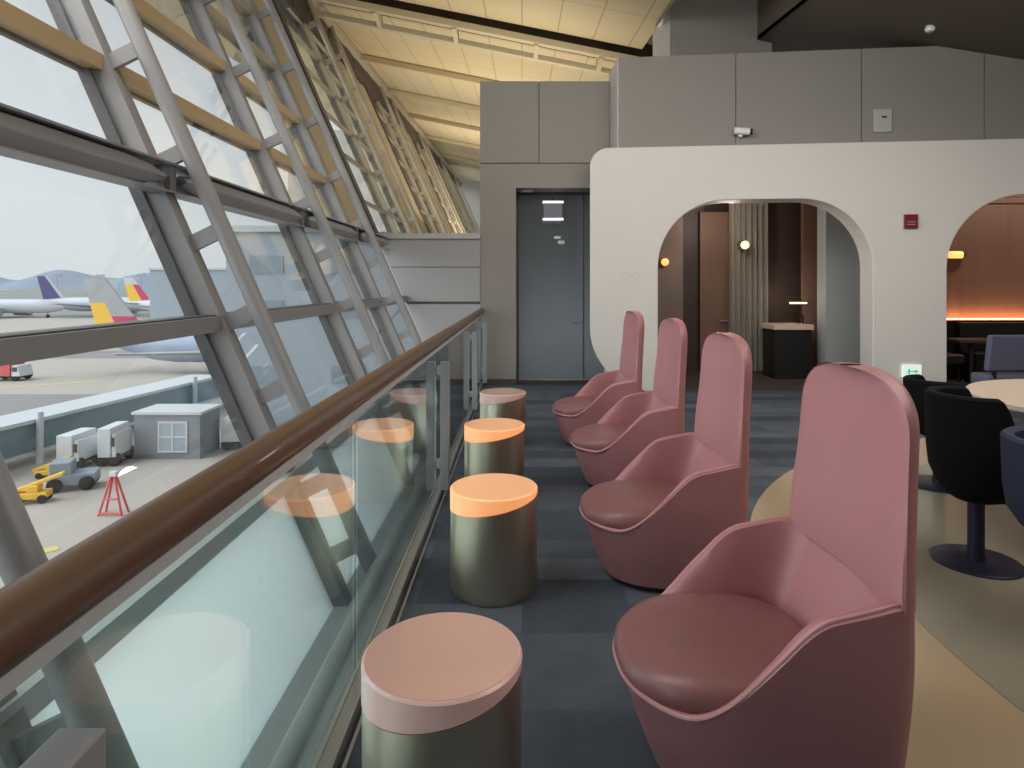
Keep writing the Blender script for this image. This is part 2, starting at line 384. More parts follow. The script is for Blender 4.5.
# small things on the walls
p = wallpt(910, 222); t = tag(empty('fire_alarm', (p.x,p.y,p.z-.09), WR), 'dark red square alarm box high on the white wall between the arches', 'alarm')
b = MB(); b.box(-.085,.085,-.04,0,0,.19); b.build('housing', M['red_pl'], t, bevel=.008)
b = MB(); b.box(-.05,.05,-.045,-.04,.05,.06); b.box(-.05,.05,-.045,-.04,.085,.095); b.build('label_lines', M['grey_pl'], t)
p = wallpt(911, 371); t = tag(empty('exit_sign', (p.x,p.y,p.z-.085), WR), 'small white and green lit exit sign low on the white wall', 'sign')
b = MB(); b.box(-.12,.12,-.035,0,0,.17); b.build('sign_box', M['sign_w'], t, bevel=.006)
b = MB(); b.box(-.07,.04,-.038,-.035,.078,.092); b.extrude_xz([(.03,.06),(.08,.085),(.03,.11)], -.038, -.035); b.box(-.05,-.03,-.038,-.035,.05,.12); b.build('green_arrow', M['sign_g'], t)
# embossed wall mark
p = wallpt(631, 276); t = tag(empty('wall_emblem', (p.x,p.y,p.z-.08), WR), 'faint pale embossed emblem on the white wall left of the first arch', 'emblem')
b = MB()
for cx_, r_ in ((-.07,.045),(.06,.05)):
    rs = []
    for k in range(24):
        t_ = 2*pi*k/24
        rs.append([(cx_+(r_)*cos(t_)*1.1,-.006,.08+r_*sin(t_)),(cx_+(r_)*cos(t_)*1.1,0,.08+r_*sin(t_)),(cx_+(r_-.014)*cos(t_)*1.1,0,.08+(r_-.014)*sin(t_)),(cx_+(r_-.014)*cos(t_)*1.1,-.006,.08+(r_-.014)*sin(t_))])
    rs.append(rs[0]); b.rings(rs, False, False)
b.box(-.12,.12,-.006,0,.0,.012); b.build('raised_mark', M['emboss'], t)
# security camera on the upper grey wall
p = at(742, 132, 8.78); t = tag(empty('security_camera', (p.x,p.y+.02,p.z-.07), WR), 'small white bullet camera low on the upper grey wall', 'camera')
b = MB(); b.tube((-.11,-.06,.08),(.09,-.08,.06),.048,20); b.build('camera_body', M['white_pl'], t, smooth=True)
b = MB(); b.tube((.09,-.08,.06),(.125,-.083,.056),.04,20); b.build('camera_lens', M['black'], t, smooth=True)
b = MB(); b.box(-.05,.0,-.06,.08,.0,.05); b.build('mount_bracket', M['white_pl'], t)
p = wallpt(882, 121, .05); t = tag(empty('wall_plate', (p.x,p.y,p.z-.155), WR), 'light grey rectangular plate with a dark slot on the upper grey wall', 'wall plate')
b = MB(); b.box(-.115,.115,-.03,0,0,.31); b.build('plate', M['grey_pl'], t, bevel=.006)
b = MB(); b.box(-.015,.05,-.033,-.03,.19,.215); b.build('slot', M['black'], t)
# fitting on the dark ceiling
x_, y_ = at(930,27,8.0).x, 8.0
t = empty('ceiling_spotlight', (x_, y_, zc(x_,y_)+.12-.07)); tag(t, 'small white fitting on the dark sloping ceiling at the upper right', 'ceiling fitting')
b = MB(); b.lathe([(.02,.0),(.05,.01),(.06,.04),(.045,.075)], n=24); b.build('housing', M['white_pl'], t, smooth=True)
b = MB(); b.lathe([(.03,-.008),(.03,.0)], n=20); b.build('lens', M['grey_pl'], t, smooth=True)

# ------------------------------------------------------------------ room behind the first arch
ar = st(empty('wall_alcove', (0,0,0)))
def band(u0, u1, D, z0, z1, m, name, th=.08, par=ar):
    b = MB(); b.box((u0-CU)/F*D, (u1-CU)/F*D, D, D+th, z0, z1); return b.build(name, m, par)
band(650, 683, 10.4, 0, 3.0, M['grey_brown'], 'alcove_panel')
band(680, 704, 11.2, 0, 3.0, M['wood_dark'], 'alcove_panel')
band(766, 806, 11.0, 0, 3.0, M['wood_dark'], 'alcove_panel')
band(803, 829, 10.6, 0, 3.0, M['wood'], 'alcove_panel')
band(826, 873, 10.0, 0, 3.0, M['blue_grey'], 'alcove_panel', .3)
b = MB(); b.box(1.5, 6.0, 11.6, 11.8, 0, 3.0); b.build('alcove_back', M['wood_dark'], ar)
b = MB(); b.box(1.5, 1.7, 9.4, 11.6, 0, 3.0); b.box(5.45,5.6,9.15,11.6,0,3.0); b.build('alcove_side', M['grey_brown'], ar)
b = MB(); b.box(1.5, 5.6, 9.45, 11.8, 3.0, 3.1); b.build('alcove_ceiling', M['void'], ar)
d2 = st(empty('door_2', (0,0,0)))
b = MB(); x0=(700-CU)/F*11.1; x1=(729-CU)/F*11.1; b.box(x0,x1,11.1,11.15,.01,2.75); b.build('door_leaf', M['wood'], d2)
p = at(724, 321, 11.05); b = MB(); b.tube((p.x-.07,p.y,p.z),(p.x+.07,p.y,p.z),.014); b.tube((p.x+.04,p.y,p.z),(p.x+.04,11.1,p.z),.01); b.build('door_handle', M['alu'], d2, smooth=True)
# sheer curtain
b = MB(); x0=(729-CU)/F*10.8; x1=(768-CU)/F*10.8; N=90; rs=[]
for z in (0.03, .6, 1.4, 2.2, 2.92):
    ring = [(x0+(x1-x0)*i/N, 10.8+.035*sin(i/N*2*pi*7)+.01*sin(i*.7), z) for i in range(N+1)]
    ring += [(x, y+.008, z) for x, y, z in ring[::-1]]
    rs.append(ring)
b.rings(rs); M['sheer'] = glass('sheer_curtain', (235,235,235), 1.02, .5, opac=.75, opc=(226,222,214))
tag(b.build('sheer_curtain', M['sheer'], smooth=True), 'pale sheer floor length curtain hanging inside the first arch', 'curtain')
# vanity counter
x0=(770-CU)/F*10.2; x1=(815-CU)/F*10.0
t = tag(empty('vanity_counter', ((x0+x1)/2, 10.45, 0)), 'black cabinet with a cream stone top standing inside the first arch', 'counter')
w=(x1-x0)/2; b = MB(); b.box(-w+.02,w-.02,-.38,.1,0,.78); b.build('cabinet', M['black'], t, bevel=.005)
b = MB(); b.box(-w,w,-.42,.12,.78,.86); b.build('countertop', M['counter'], t, bevel=.006)
p = at(806, 322, 10.35)
t = tag(empty('tap', (p.x-.05, p.y, .86)), 'small black tap standing on the cream counter in the first arch', 'tap')
b = MB(); b.tube((0,0,0),(0,0,.13),.016); b.build('stem', M['black'], t, smooth=True)
b = MB(); b.tube((.01,0,.12),(-.12,-.04,.12),.013); b.build('spout', M['black'], t, smooth=True)
# lit mirror shelf
p = at(805, 304, 10.5); t = tag(empty('mirror_light', (p.x-.09, p.y+.06, p.z)), 'thin warm strip light glowing on the panel above the cream counter', 'light')
b = MB(); b.box(-.14,.14,-.03,.0,0,.03); b.build('light_strip', M['lamp_pale'], t)
b = MB(); b.box(-.15,.15,-.03,.04,.03,.05); b.build('light_shelf', M['wood_dark'], t)
# sconces
def sconce(u, v, D, label, m, r=.05, grp=None):
    p = at(u, v, D); t = tag(empty('wall_sconce', (p.x, p.y, p.z-r)), label, 'wall lamp')
    b = MB(); b.lathe([(.001,0)]+[(r*sin(pi*k/10), r-r*cos(pi*k/10)) for k in range(1,10)]+[(.001,2*r)], n=24); b.build('globe', m, t, smooth=True)
    b = MB(); b.tube((0,r*.8,r),(0,r+.05,r),.02,16); b.build('arm', M['brass'], t, smooth=True)
    b = MB(); b.tube((0.0,r+.05,r),(0,r+.065,r),r*1.25,24); b.build('back_plate', M['wood_dark'], t, smooth=True)
    return t
sconce(665, 262, 10.27, 'small glowing orange globe lamp on the left panel inside the first arch', M['lamp'], .06)
sconce(745, 245, 10.63, 'small pale lit globe before the sheer curtain, added for lamp reflections', M['lamp_pale'], .07)  # crescent lamp reflections built as a lit globe
sconce(584, 262, 12.85, 'small glowing orange globe added behind the glass door for a lamp reflection', M['lamp'], .06)  # stands in for a sconce reflected in the door glass

# ------------------------------------------------------------------ room behind the second arch
a2r = st(empty('wall_booth', (0,0,0)))
b = MB(); b.box(5.6, 10.5, 10.3, 10.45, .96, 3.3); b.build('booth_panel', M['wood'], a2r)
b = MB(); b.box(5.6, 10.5, 10.3, 10.45, 2.78, 2.80); b.build('panel_joint', M['wood_dark'], a2r)
b = MB(); b.box(5.6, 10.5, 10.08, 10.3, 0, .93); b.build('booth_dado', M['black'], a2r)
b = MB(); b.box(5.6, 10.5, 8.95, 10.45, 3.3, 3.4); b.build('booth_ceiling', M['void'], a2r)
b = MB(); b.box(5.6, 5.75, 9.0, 10.3, 0, 3.3); b.build('booth_side', M['wood'], a2r)
b = MB(); b.box(5.8, 10.4, 10.22, 10.27, .90, .945)
t = tag(b.build('cove_light', mat('warm_cove_strip', (255,190,130), .4, emit=(255,140,70), es=14)), 'long warm cove light glowing along the ledge behind the second arch', 'light')
p = at(957, 256, 10.1)
t = tag(empty('wall_sconce', (p.x, p.y, p.z-.07)), 'glowing orange cylinder lamp with dark disc on the wood wall in the second arch', 'wall lamp')
b = MB(); b.tube((-.12,0,.09),(.07,0,.09),.055,24); b.build('lamp_shade', M['lamp'], t, smooth=True)
b = MB(); b.tube((.07,0,.09),(.13,0,.09),.042,20); b.build('end_cap', M['wood_dark'], t, smooth=True)
b = MB(); b.tube((.02,.17,.0),(.02,.2,.0),.17,32); b.build('back_plate', M['wood_dark'], t, smooth=True)
b = MB(); b.tube((.0,.03,.08),(.01,.17,.04),.015,12); b.build('arm', M['wood_dark'], t, smooth=True)

# ------------------------------------------------------------------ pink high back chairs
def sm(t): t = max(0, min(1, t)); return t*t*(3-2*t)
def rimz(X): return .302 + .268*sm((X+.275)/.41) + .055*max(0,min(1,X/.3))
def plan(phi, a=.40, bb=.35):
    c, s = cos(phi), sin(phi); n = 2.3 + 4.7*sm((c+.2)/1.0)
    r = (abs(c/a)**n + abs(s/bb)**n)**(-1/n); return r*c, r*s
def taper(phi, z):
    kb = .80 + .13*cos(phi); return 1-(1-kb)*(1-min(z/.46,1))**1.6
def make_chair():
    t = empty('wingback_chair')
    N = 96; ph = [2*pi*i/N for i in range(N)]
    rows = []
    for k in range(13):
        q = k/12; ring = []
        for p in ph:
            X, Y = plan(p); z = .03 + (rimz(X)-.03)*q; kk = taper(p, z); ring.append((X*kk, Y*kk, z))
        rows.append(ring)
    for off, dz in ((.012,.010),(.026,.012),(.040,.004)):
        ring = []
        for p in ph:
            X, Y = plan(p); X2, Y2 = plan(p, .40-off, .35-off); ring.append((X2, Y2, rimz(X)+dz))
        rows.append(ring)
    for k in range(1, 9):
        q = k/8; ring = []
        for p in ph:
            X, Y = plan(p); X2, Y2 = plan(p, .355-.05*q-.09*max(0,cos(p))*q**1.2, .305-.05*q); zz = rimz(X)+(.30-rimz(X))*q; ring.append((X2, Y2, zz))
        rows.append(ring)
    b = MB(); b.rings(rows); b.build('shell', M['pink'], t, smooth=True)
    # rolled rim
    b = MB(); rs = []
    for p in ph + ph[:1]:
        X, Y = plan(p); X2, Y2 = plan(p, .388, .338); c = Vector((X2, Y2, rimz(X)+.006)); d = Vector((X, Y, 0)).normalized()
        rs.append([tuple(c + d*.008*cos(w*pi/4) + Vector((0,0,1))*.008*sin(w*pi/4)) for w in range(8)])
    # only the open front and arms carry piping
    b.rings(rs, False, False); b.build('rim_piping', M['piping'], t, smooth=True)
    # cushion
    b = MB(); rows = []
    prof = [(.90,.29),(.985,.325),(1.0,.352),(.985,.378),(.93,.398),(.82,.408),(.6,.412),(.35,.408),(.12,.404)]
    for kx, z in prof:
        ring = []
        for p in ph:
            c, s = cos(p), sin(p); n = 2.5; r = (abs(c/.335)**n + abs(s/.298)**n)**(-1/n)
            ring.append((r*c*kx*(1-.10*max(0,c))-.056, r*s*kx*.985, z-.012 - .02*sm((-.1-r*c*kx)/.25)))
        rows.append(ring)
    b.rings(rows); b.build('seat_cushion', M['cushion'], t, smooth=True)
    # tall back
    b = MB(); rows = []; ZR = 1.05; zs = [.61 + (ZR-.61)*k/10 for k in range(11)] + [ZR+.192*sin(pi/2*k/18) for k in range(1,18)] + [ZR+.1919]
    for z in zs:
        g = sm((z-.6)/.5)
        W = .338-.026*g
        kk = 1.0
        if z > ZR: kk = max(.0, (1-((z-ZR)/.192)**2.5))**(1/2.6)
        th = .066 - .012*g
        top = max(.02, 1-((z-1.195)/.047)**2)**.5 if z > 1.195 else 1.0
        ring = []; n = 24; lean = .03*sm((z-.6)/.6)
        ox = lambda y: .402*(1-min(.97,(abs(y)*.962)**7))**(1/7)
        for i in range(n+1):
            y = sin((-1+2*i/n)*pi/2); ring.append((ox(y)+lean-th*.5*(1-top), y*W*kk, z))
        for i in range(n+1):
            y = sin((1-2*i/n)*pi/2); ring.append((.402-th-.030*abs(y)**2+lean+.012*abs(y)**12+th*.5*(1-top), y*W*kk*(.988+.012*(1-top)), z))
        rows.append(ring)
    b.rings(rows); b.build('backrest', M['pink'], t, smooth=True, bevel=0)
    b = MB(); ring = []
    rows = [[(plan(p)[0]*taper(p,0)*.95, plan(p)[1]*taper(p,0)*.95, z) for p in ph] for z in (0,.031)]
    b.rings(rows); b.build('plinth', M['dark_plinth'], t)
    return t
chair = make_chair()
cl = [((.69,2.04), 'pink leather high back tub chair nearest the camera, largest of the four'),
      ((.70,3.37), 'pink leather high back tub chair second nearest, beside the glowing drum table'),
      ((.76,4.83), 'pink leather high back tub chair third from the camera, second smallest of the row'),
      ((.68,6.05), 'pink leather high back tub chair farthest away, before the glass door')]
for i, (p, l) in enumerate(cl):
    o = chair if i == 0 else copy_tree(chair); o.location = (p[0], p[1], 0); o.rotation_euler.z = radians((2,3,3,4)[i])
    tag(o, l, 'chair', 'pink high back chairs facing the windows')

# ------------------------------------------------------------------ drum tables
def make_drum():
    t = empty('drum_table'); R = .214; LO = lambda c, s_: .434 + .036*c + .006*s_
    b = MB(); b.rings([[(q*cos(2*pi*i/72), q*sin(2*pi*i/72), z if z < .3 else LO(cos(2*pi*i/72), sin(2*pi*i/72))) for i in range(72)] for q, z in ((R-.012,0),(R-.012,.02),(R,.022),(R,.442))]); b.build('drum_body', M['brass'], t, smooth=True)
    # resin top, a bit deeper on the window side
    N = 72; rows = []
    for r, z, k in ((R-.004,.442,-.02),(R+.002,.446,-.02),(R+.002,.494,0),(R-.004,.500,0)):
        rows.append([(r*cos(2*pi*i/N), r*sin(2*pi*i/N), z if not k else LO(cos(2*pi*i/N), sin(2*pi*i/N))+(z-.442)) for i in range(N)])
    b = MB(); b.rings(rows); tp = b.build('glowing_top', None, t, smooth=True)
    b = MB(); rows = [[(r*cos(2*pi*i/N), r*sin(2*pi*i/N), z) for i in range(N)] for r, z in ((R-.007,.497),(R-.007,.5012))]
    b.rings(rows); b.build('top_face', None, t, smooth=True)
    return t
def colour(t, top, rim):
    for c in t.children:
        if c.name.startswith('glowing_top'): c.data = c.data.copy() if c.data.users > 1 else c.data; c.data.materials.clear(); c.data.materials.append(rim)
        if c.name.startswith('top_face'): c.data = c.data.copy() if c.data.users > 1 else c.data; c.data.materials.clear(); c.data.materials.append(top)
drum = make_drum()
dl = [((-.215,1.74), 'pale', 'metal drum table with pale pink resin top nearest the camera'),
      ((-.139,3.17), 'glow', 'metal drum table with glowing orange top beside the second nearest pink chair'),
      ((-.196,4.57), 'glow', 'metal drum table with glowing orange top, third from the camera'),
      ((-.177,5.95), 'pale', 'metal drum table with pale pink top farthest from the camera')]
ds = [drum] + [copy_tree(drum) for _ in range(3)]
for o, (p, k, l) in zip(ds, dl):
    o.location = (p[0], p[1], 0); tag(o, l, 'table', 'drum tables along the glass balustrade')
    colour(o, *((M['top_orange'], M['rim_glow']) if k == 'glow' else (M['top_pink'], M['rim_pale'])))

# ------------------------------------------------------------------ balustrade
bal = tag(empty('glass_balustrade', (-.60, 0, 0)), 'long glass balustrade with bronze handrail running along the sloping window wall', 'balustrade')
b = MB(); b.tube((0,-2.0,1.10),(0,9.48,1.10),.043,32); b.build('handrail', M['rail'], bal, smooth=True)
b = MB(); b.box(-.018,.018,-2.0,9.46,1.035,1.06); b.build('rail_channel', M['sill'], bal)
js = [-1.9, .72, 2.30, 4.46, 6.2, 7.75, 9.44]
for i in range(len(js)-1):
    b = MB(); b.box(-.006,.006,js[i]+.008,js[i+1]-.008,.03,1.04); b.build('glass_panel', M['bal_glass'], bal)
for y in (.76, 4.53, 7.4, 9.40):
    b = MB(); b.box(.025,.085,y-.035,y+.035,.05,.95); b.box(.007,.03,y-.03,y+.03,.86,.92); b.box(.007,.03,y-.03,y+.03,.2,.26); b.build('post', M['chan'], bal, bevel=.004)
b = MB(); b.box(-.028,.028,-2,9.48,.0,.045); b.build('base_channel', M['alu'], bal, bevel=.004)
b = MB(); b.box(-.575+.02,-.563+.02,-8,9.48,.0,.012); st(b.build('trim_1', M['alu']))
b = MB(); b.tube((-.735,-8,.03),(-.735,9.46,.03),.032,20); st(b.build('trim_2', M['sill'], smooth=True))
b = MB(); b.box(-.80,-.64,-8,9.47,.0,.006); st(b.build('trim_3', M['sill']))

# ------------------------------------------------------------------ sloping window wall
wl = st(empty('wall_left', (0,0,0)))
Z0, Z1 = -.42, 6.9
def ztop(y): return zc(-4.2, y) + .3
fy = [1.6-2.03*k for k in (4,3,2,1)] + [1.60, 3.62, 5.78, 7.68]
fy2 = [11.2, 12.8, 18.2, 20.0, 27, 29.2, 37, 39.5, 49, 53]
rz = [.0, .37, .90, 1.32, 1.77, 2.22, 2.80, 3.45, 4.10, 4.75, 5.4, 6.05]
M['mull_lo'] = M['steel']
def frame(y, z0, z1, far=False):
    d, w = .075, .05
    b = MB(); b.hexa([(XL(z0)-d,y-w,z0),(XL(z0)+d,y-w,z0),(XL(z0)+d,y+w,z0),(XL(z0)-d,y+w,z0)],[(XL(z1)-d,y-w,z1),(XL(z1)+d,y-w,z1),(XL(z1)+d,y+w,z1),(XL(z1)-d,y+w,z1)])
    m = b.build('mullion', M['steel'] if not far else M['steel_warm'], wl)
    b = MB(); b.hexa([(XL(z0)-d-.03,y-w-.03,z0),(XL(z0)-d+.04,y-w-.03,z0),(XL(z0)-d+.04,y+w+.03,z0),(XL(z0)-d-.03,y+w+.03,z0)],[(XL(z1)-d-.03,y-w-.03,z1),(XL(z1)-d+.04,y-w-.03,z1),(XL(z1)-d+.04,y+w+.03,z1),(XL(z1)-d-.03,y+w+.03,z1)])
    b.build('gasket', M['steel_dark'], m)
    b = MB(); b.tube((XL(z0)+.285,y,z0),(XL(z1)+.285,y,z1),.047,16); b.build('inner_tube', M['steel_warm'] if far else M['steel'], m, smooth=True)
    for z in rz:
        if z < z0+.1 or z > z1-.1: continue
        h = .05; xa, xb = XL(z)+.06, XL(z)+.285
        b = MB(); b.hexa([(xa,y-.015,z-h-.06),(xb,y-.015,z-h+.05),(xb,y+.015,z-h+.05),(xa,y+.015,z-h-.06)],[(xa,y-.015,z+h-.06),(xb,y-.015,z+h+.05),(xb,y+.015,z+h+.05),(xa,y+.015,z+h-.06)])
        b.build('rung', M['steel'] if not far else M['steel_warm'], m)
for y in fy: frame(y, Z0, ztop(y))
for y in fy2: frame(y, 1.6, ztop(y), True)
def transom(z, h, y0, y1, m, name='transom', d=.07, dx=0):
    b = MB(); x0 = XL(z)+dx; b.box(x0-d, x0+d, y0, y1, z-h/2, z+h/2); return b.build(name, m, wl)
transom(-.37, .14, -8, 9.48, M['sill'], 'sill', .09)
transom(.40, .085, -8, 9.48, M['sill'])
transom(1.278, .085, -8, 9.48, M['steel'], d=.06)
b = MB(); x0=XL(1.325); b.box(x0-.065,x0+.055,-8,9.48,1.321,1.328); b.build('transom_cap', M['steel_dark'], wl)
for z in (2.74, 3.45, 4.09, 4.75, 5.4, 6.05, 6.7):
    transom(z, .085, -8, 8.0, M['steel_bounce'] if z < 3.5 else M['steel_warm'], d=.045)
    transom(z, .05, 9.46, 60, M['steel_warm'], d=.025)
    b = MB(); b.box(XL(z)-.075,XL(z)-.04,-8,8.0,z-.065,z+.055); b.build('transom_gasket', M['steel_dark'], wl)
transom(2.13, .12, 9.6, 60, M['steel_bounce'])
# grey beam at mid height, in lengths between the frames with joint plates
def beam_seg(y0, y1):
    zc_, xc = 2.09, XL(2.13)+.085
    sec = lambda k: [(xc-.085, zc_+.05*k), (xc-.03, zc_+.075*k), (xc+.07, zc_+.06*k), (xc+.085, zc_+.0*k), (xc+.05, zc_-.065*k), (xc-.05, zc_-.07*k), (xc-.085, zc_-.05*k)]
    b = MB(); rs = []
    L = .34
    for y, k in ((y0,.35),(y0+L*.4,.8),(y0+L,1),(y1-L,1),(y1-L*.4,.8),(y1,.35)): rs.append([(x,y,z) for x,z in sec(k)])
    b.rings(rs); b.build('mid_beam', M['chan'], wl, smooth=False, bevel=.008)
allf = fy + [9.45]
for i in range(len(allf)-1): beam_seg(allf[i]+.10, allf[i+1]-.10)
xc = XL(2.13)+.085
b = MB(); b.box(xc-.09,xc+.09,-8,9.46,2.165,2.176); b.build('beam_flange', M['chan'], wl)
b = MB(); b.box(xc-.05,xc+.085,-8,9.46,2.012,2.02); b.build('beam_flange', M['chan'], wl)
b = MB(); b.box(xc-.10,xc-.02,-8,9.46,2.177,2.195); b.build('orange_strip', mat('orange_panel', (236,172,84), .5), wl)
for y in fy[3:]:
    b = MB(); b.tube((xc,y-.17,2.09),(xc,y+.17,2.09),.026,16); b.box(xc-.06,xc+.06,y-.03,y+.03,2.02,2.165); b.build('beam_joint', M['steel'], wl)
# glass and spandrels
ed = [-8] + fy[1:] + [9.4]
def pane(z0, z1, y0, y1, m, name, th=.012, back=None):
    b = MB(); b.hexa([(XL(z0)-th,y0,z0),(XL(z0),y0,z0),(XL(z0),y1,z0),(XL(z0)-th,y1,z0)],[(XL(z1)-th,y0,z1),(XL(z1),y0,z1),(XL(z1),y1,z1),(XL(z1)-th,y1,z1)])
    o = b.build(name, m, wl)
    if back:
        o.data.materials.append(back)
        for p_ in o.data.polygons:
            if p_.normal.x < .5: p_.material_index = 1
    return o
for i in range(len(ed)-1):
    y0, y1 = ed[i]+.06, ed[i+1]-.06
    pane(-.30, .36, y0, y1, M['spandrel'], 'spandrel_panel', back=M['glass'])
    pane(.44, 1.24, y0, y1, M['glass'], 'window_pane'); pane(1.33, 2.2, y0, y1, M['glass'], 'window_pane')
    pane(2.2, 6.6, y0, y1, M['glass'], 'window_pane')
M['glass_far'] = glass('far_window_glass', (250,252,252), 1.2, boost=.35)
pane(1.6, 7.6, 9.9, 60, M['glass_far'], 'window_pane')
b = MB(); b.box(-22, 8, 60.2, 60.5, -8, 16); st(b.build('wall_end', M['panel_lite']))
# broad leaning pillars
def pillar(ya, yb, z0, z1):
    X = lambda z: XL(z)+.03
    def sh(d0, d1, y0, y1):
        b = MB(); b.hexa([(X(z0)-d1,y0,z0),(X(z0)-d0,y0,z0),(X(z0)-d0,y1,z0),(X(z0)-d1,y1,z0)],[(X(z1)-d1,y0,z1),(X(z1)-d0,y0,z1),(X(z1)-d0,y1,z1),(X(z1)-d1,y1,z1)]); return b
    p = sh(0, .3, ya, yb-.22).build('leaning_pillar', M['pillar'], wl, bevel=.02)
    sh(-.03, .28, yb-.22, yb).build('pillar_edge', M['steel_dark'], p)
    sh(-.02, .28, ya-.1, ya).build('pillar_edge', M['steel_warm'], p)
M['pillar'] = mat('sand_painted_steel', (170,158,134), .5, noise=.05, scale=3)
for ya, yb in ((8.0,9.46),(13.6,16.6),(21.5,25),(31,35),(41,46)): pillar(ya, yb, 2.2, ztop(yb)-.1)
M['gutter'] = mat('dark_brown_gutter', (66,56,48), .6)
# edge tube and dark gutter where the roof meets the wall
def J(y):
    z = 6.9 + .09*(y-12.9); return Vector((XL(z)+.25, y, z-.12))
b = MB(); b.tube(J(-8), J(60), .21, 20); b.build('edge_tube', M['steel_warm'], wl, smooth=True)
b = MB()
for k in range(60):
    y = -6+k*1.1; p = J(y); b.box(p.x-.28, p.x+.12, y, y+.9, p.z-.52, p.z-.12)
b.build('dark_gutter', M['gutter'], wl)

# ------------------------------------------------------------------ dark furniture at the right
def tub(name, loc, rz, m, label, zt=.90, zb=.36, r=.25, ped=True, bm=None):
    t = tag(empty(name, loc, rz), label, 'chair', 'dark swivel tub chairs round the cream table')
    N = 64; ph = [2*pi*i/N for i in range(N)]
    def rh(p): return zt - (zt-.58)*sm((-.1-cos(p))/.9*1.3)
    rows = []
    for q in [0,.06,.16,.3,.5,.75,1.0]:
        ring = []
        for p in ph:
            k = .45+.55*min(1,(q/.35))**.5 if q < .35 else 1.0
            ring.append((r*k*cos(p)*(1+.04*q), r*k*sin(p)*(1+.06*q), zb+(rh(p)-zb)*q))
        rows.append(ring)
    for o_, dz in ((.015,.012),(.04,.012),(.055,0)):
        rows.append([((r*1.05-o_)*cos(p), (r*1.06-o_)*sin(p), rh(p)+dz) for p in ph])
    rows.append([((r-.06)*cos(p), (r-.06)*sin(p), .50) for p in ph])
    b = MB(); b.rings(rows); b.build('tub_shell', m, t, smooth=True)
    b = MB(); b.lathe([(r-.07,.49),(r-.052,.51),(r-.055,.54),(r-.09,.555),(.02,.56)], n=48); b.build('seat_cushion', m, t, smooth=True)
    b = MB(); b.lathe([(.045,.02),(.04,.06),(.04,zb+.02)], n=24); b.build('pedestal', M['navy_metal'], t, smooth=True)
    b = MB(); b.lathe([(.215,0),(.215,.008),(.205,.014),(.05,.022)], n=56); b.build('base_disc', M['navy_metal'], t, smooth=True)
    return t
tub('tub_chair', (2.44,3.44,.007), radians(165), M['blackfab'], 'black tub chair on round metal base right of the nearest pink chair', .90, .34, .225)
tub('tub_chair', (3.10,4.76,.007), radians(190), M['blackfab'], 'black tub chair farther back, half hidden behind the nearer black one', .78, .36, .22)
tub('tub_chair', (2.47,2.80,.007), radians(110), M['navy'], 'dark blue tub chair cut off by the right edge of the picture', .80, .34, .29)
t = tag(empty('round_table', (3.7,3.8,.007)), 'cream round table at the right edge behind the dark tub chairs', 'table')
b = MB(); b.lathe([(.86,.755),(.88,.767),(.88,.793),(.872,.80)], n=96); b.build('tabletop', M['tabletop'], t, smooth=True)
b = MB(); b.lathe([(.06,.02),(.06,.756)], n=32); b.build('pedestal', M['navy_metal'], t, smooth=True)
b = MB(); b.lathe([(.34,0),(.34,.012),(.06,.025)], n=48); b.build('base_disc', M['navy_metal'], t, smooth=True)
# booth seating seen by the second arch
def lounge(loc, rz, m, label, w=.5, h=.92):
    t = tag(empty('lounge_chair', loc, rz), label, 'chair')
    b = MB(); b.box(-w/2+.0,w/2,-.28,(.28 if w < 1 else .0),.32,.46); b.build('seat', m, t, bevel=.04)
    b = MB(); b.hexa([(-w/2,-.30,.50),(w/2,-.30,.50),(w/2,-.22,.50),(-w/2,-.22,.50)],[(-w/2,-.36,h),(w/2,-.36,h),(w/2,-.28,h),(-w/2,-.28,h)]); b.build('backrest', m, t, bevel=.025)
    for s_ in (-1,1):
        b = MB(); b.box(s_*(w/2-.095)-.015,s_*(w/2-.095)+.015,-.29,-.25,.42,.56); b.build('back_bracket', M['black'], t)
    for sx in (-1,1):
        for sy in (-1,1):
            b = MB(); b.tube((sx*(w/2-.06),sy*.22,0),(sx*(w/2-.07),sy*.2,.33),.016,10); b.build('leg', M['black'], t, smooth=True)
    return t
lounge((5.86,7.6,.0), 0, M['slate'], 'slate blue padded chair with its back to us before the second arch', 1.1, .92)
lounge((6.25,9.65,.005), radians(180), M['wood_dark'], 'dark brown chair facing us inside the second arch', .5, .80)
t = tag(empty('side_table', (6.35,9.05,.005)), 'small dark square table inside the second arch', 'table')
b = MB(); b.box(-.3,.3,-.2,.2,.68,.72); b.build('tabletop', M['wood_dark'], t, bevel=.005)
b = MB(); b.lathe([(.03,.01),(.03,.69)], n=16); b.build('pedestal', M['black'], t)
b = MB(); b.box(-.18,.18,-.18,.18,0,.015); b.build('foot_plate', M['black'], t)
# far banquette in front of the dado
t = tag(empty('banquette', (8.4,9.85,.005)), 'long black banquette along the wood wall behind the second arch', 'bench')
b = MB(); b.box(-1.6,1.8,-.25,.2,0,.46); b.build('seat_base', M['black'], t, bevel=.02)
b = MB(); b.box(-1.6,1.8,.08,.2,.46,.9); b.build('seat_back', M['black'], t, bevel=.02)

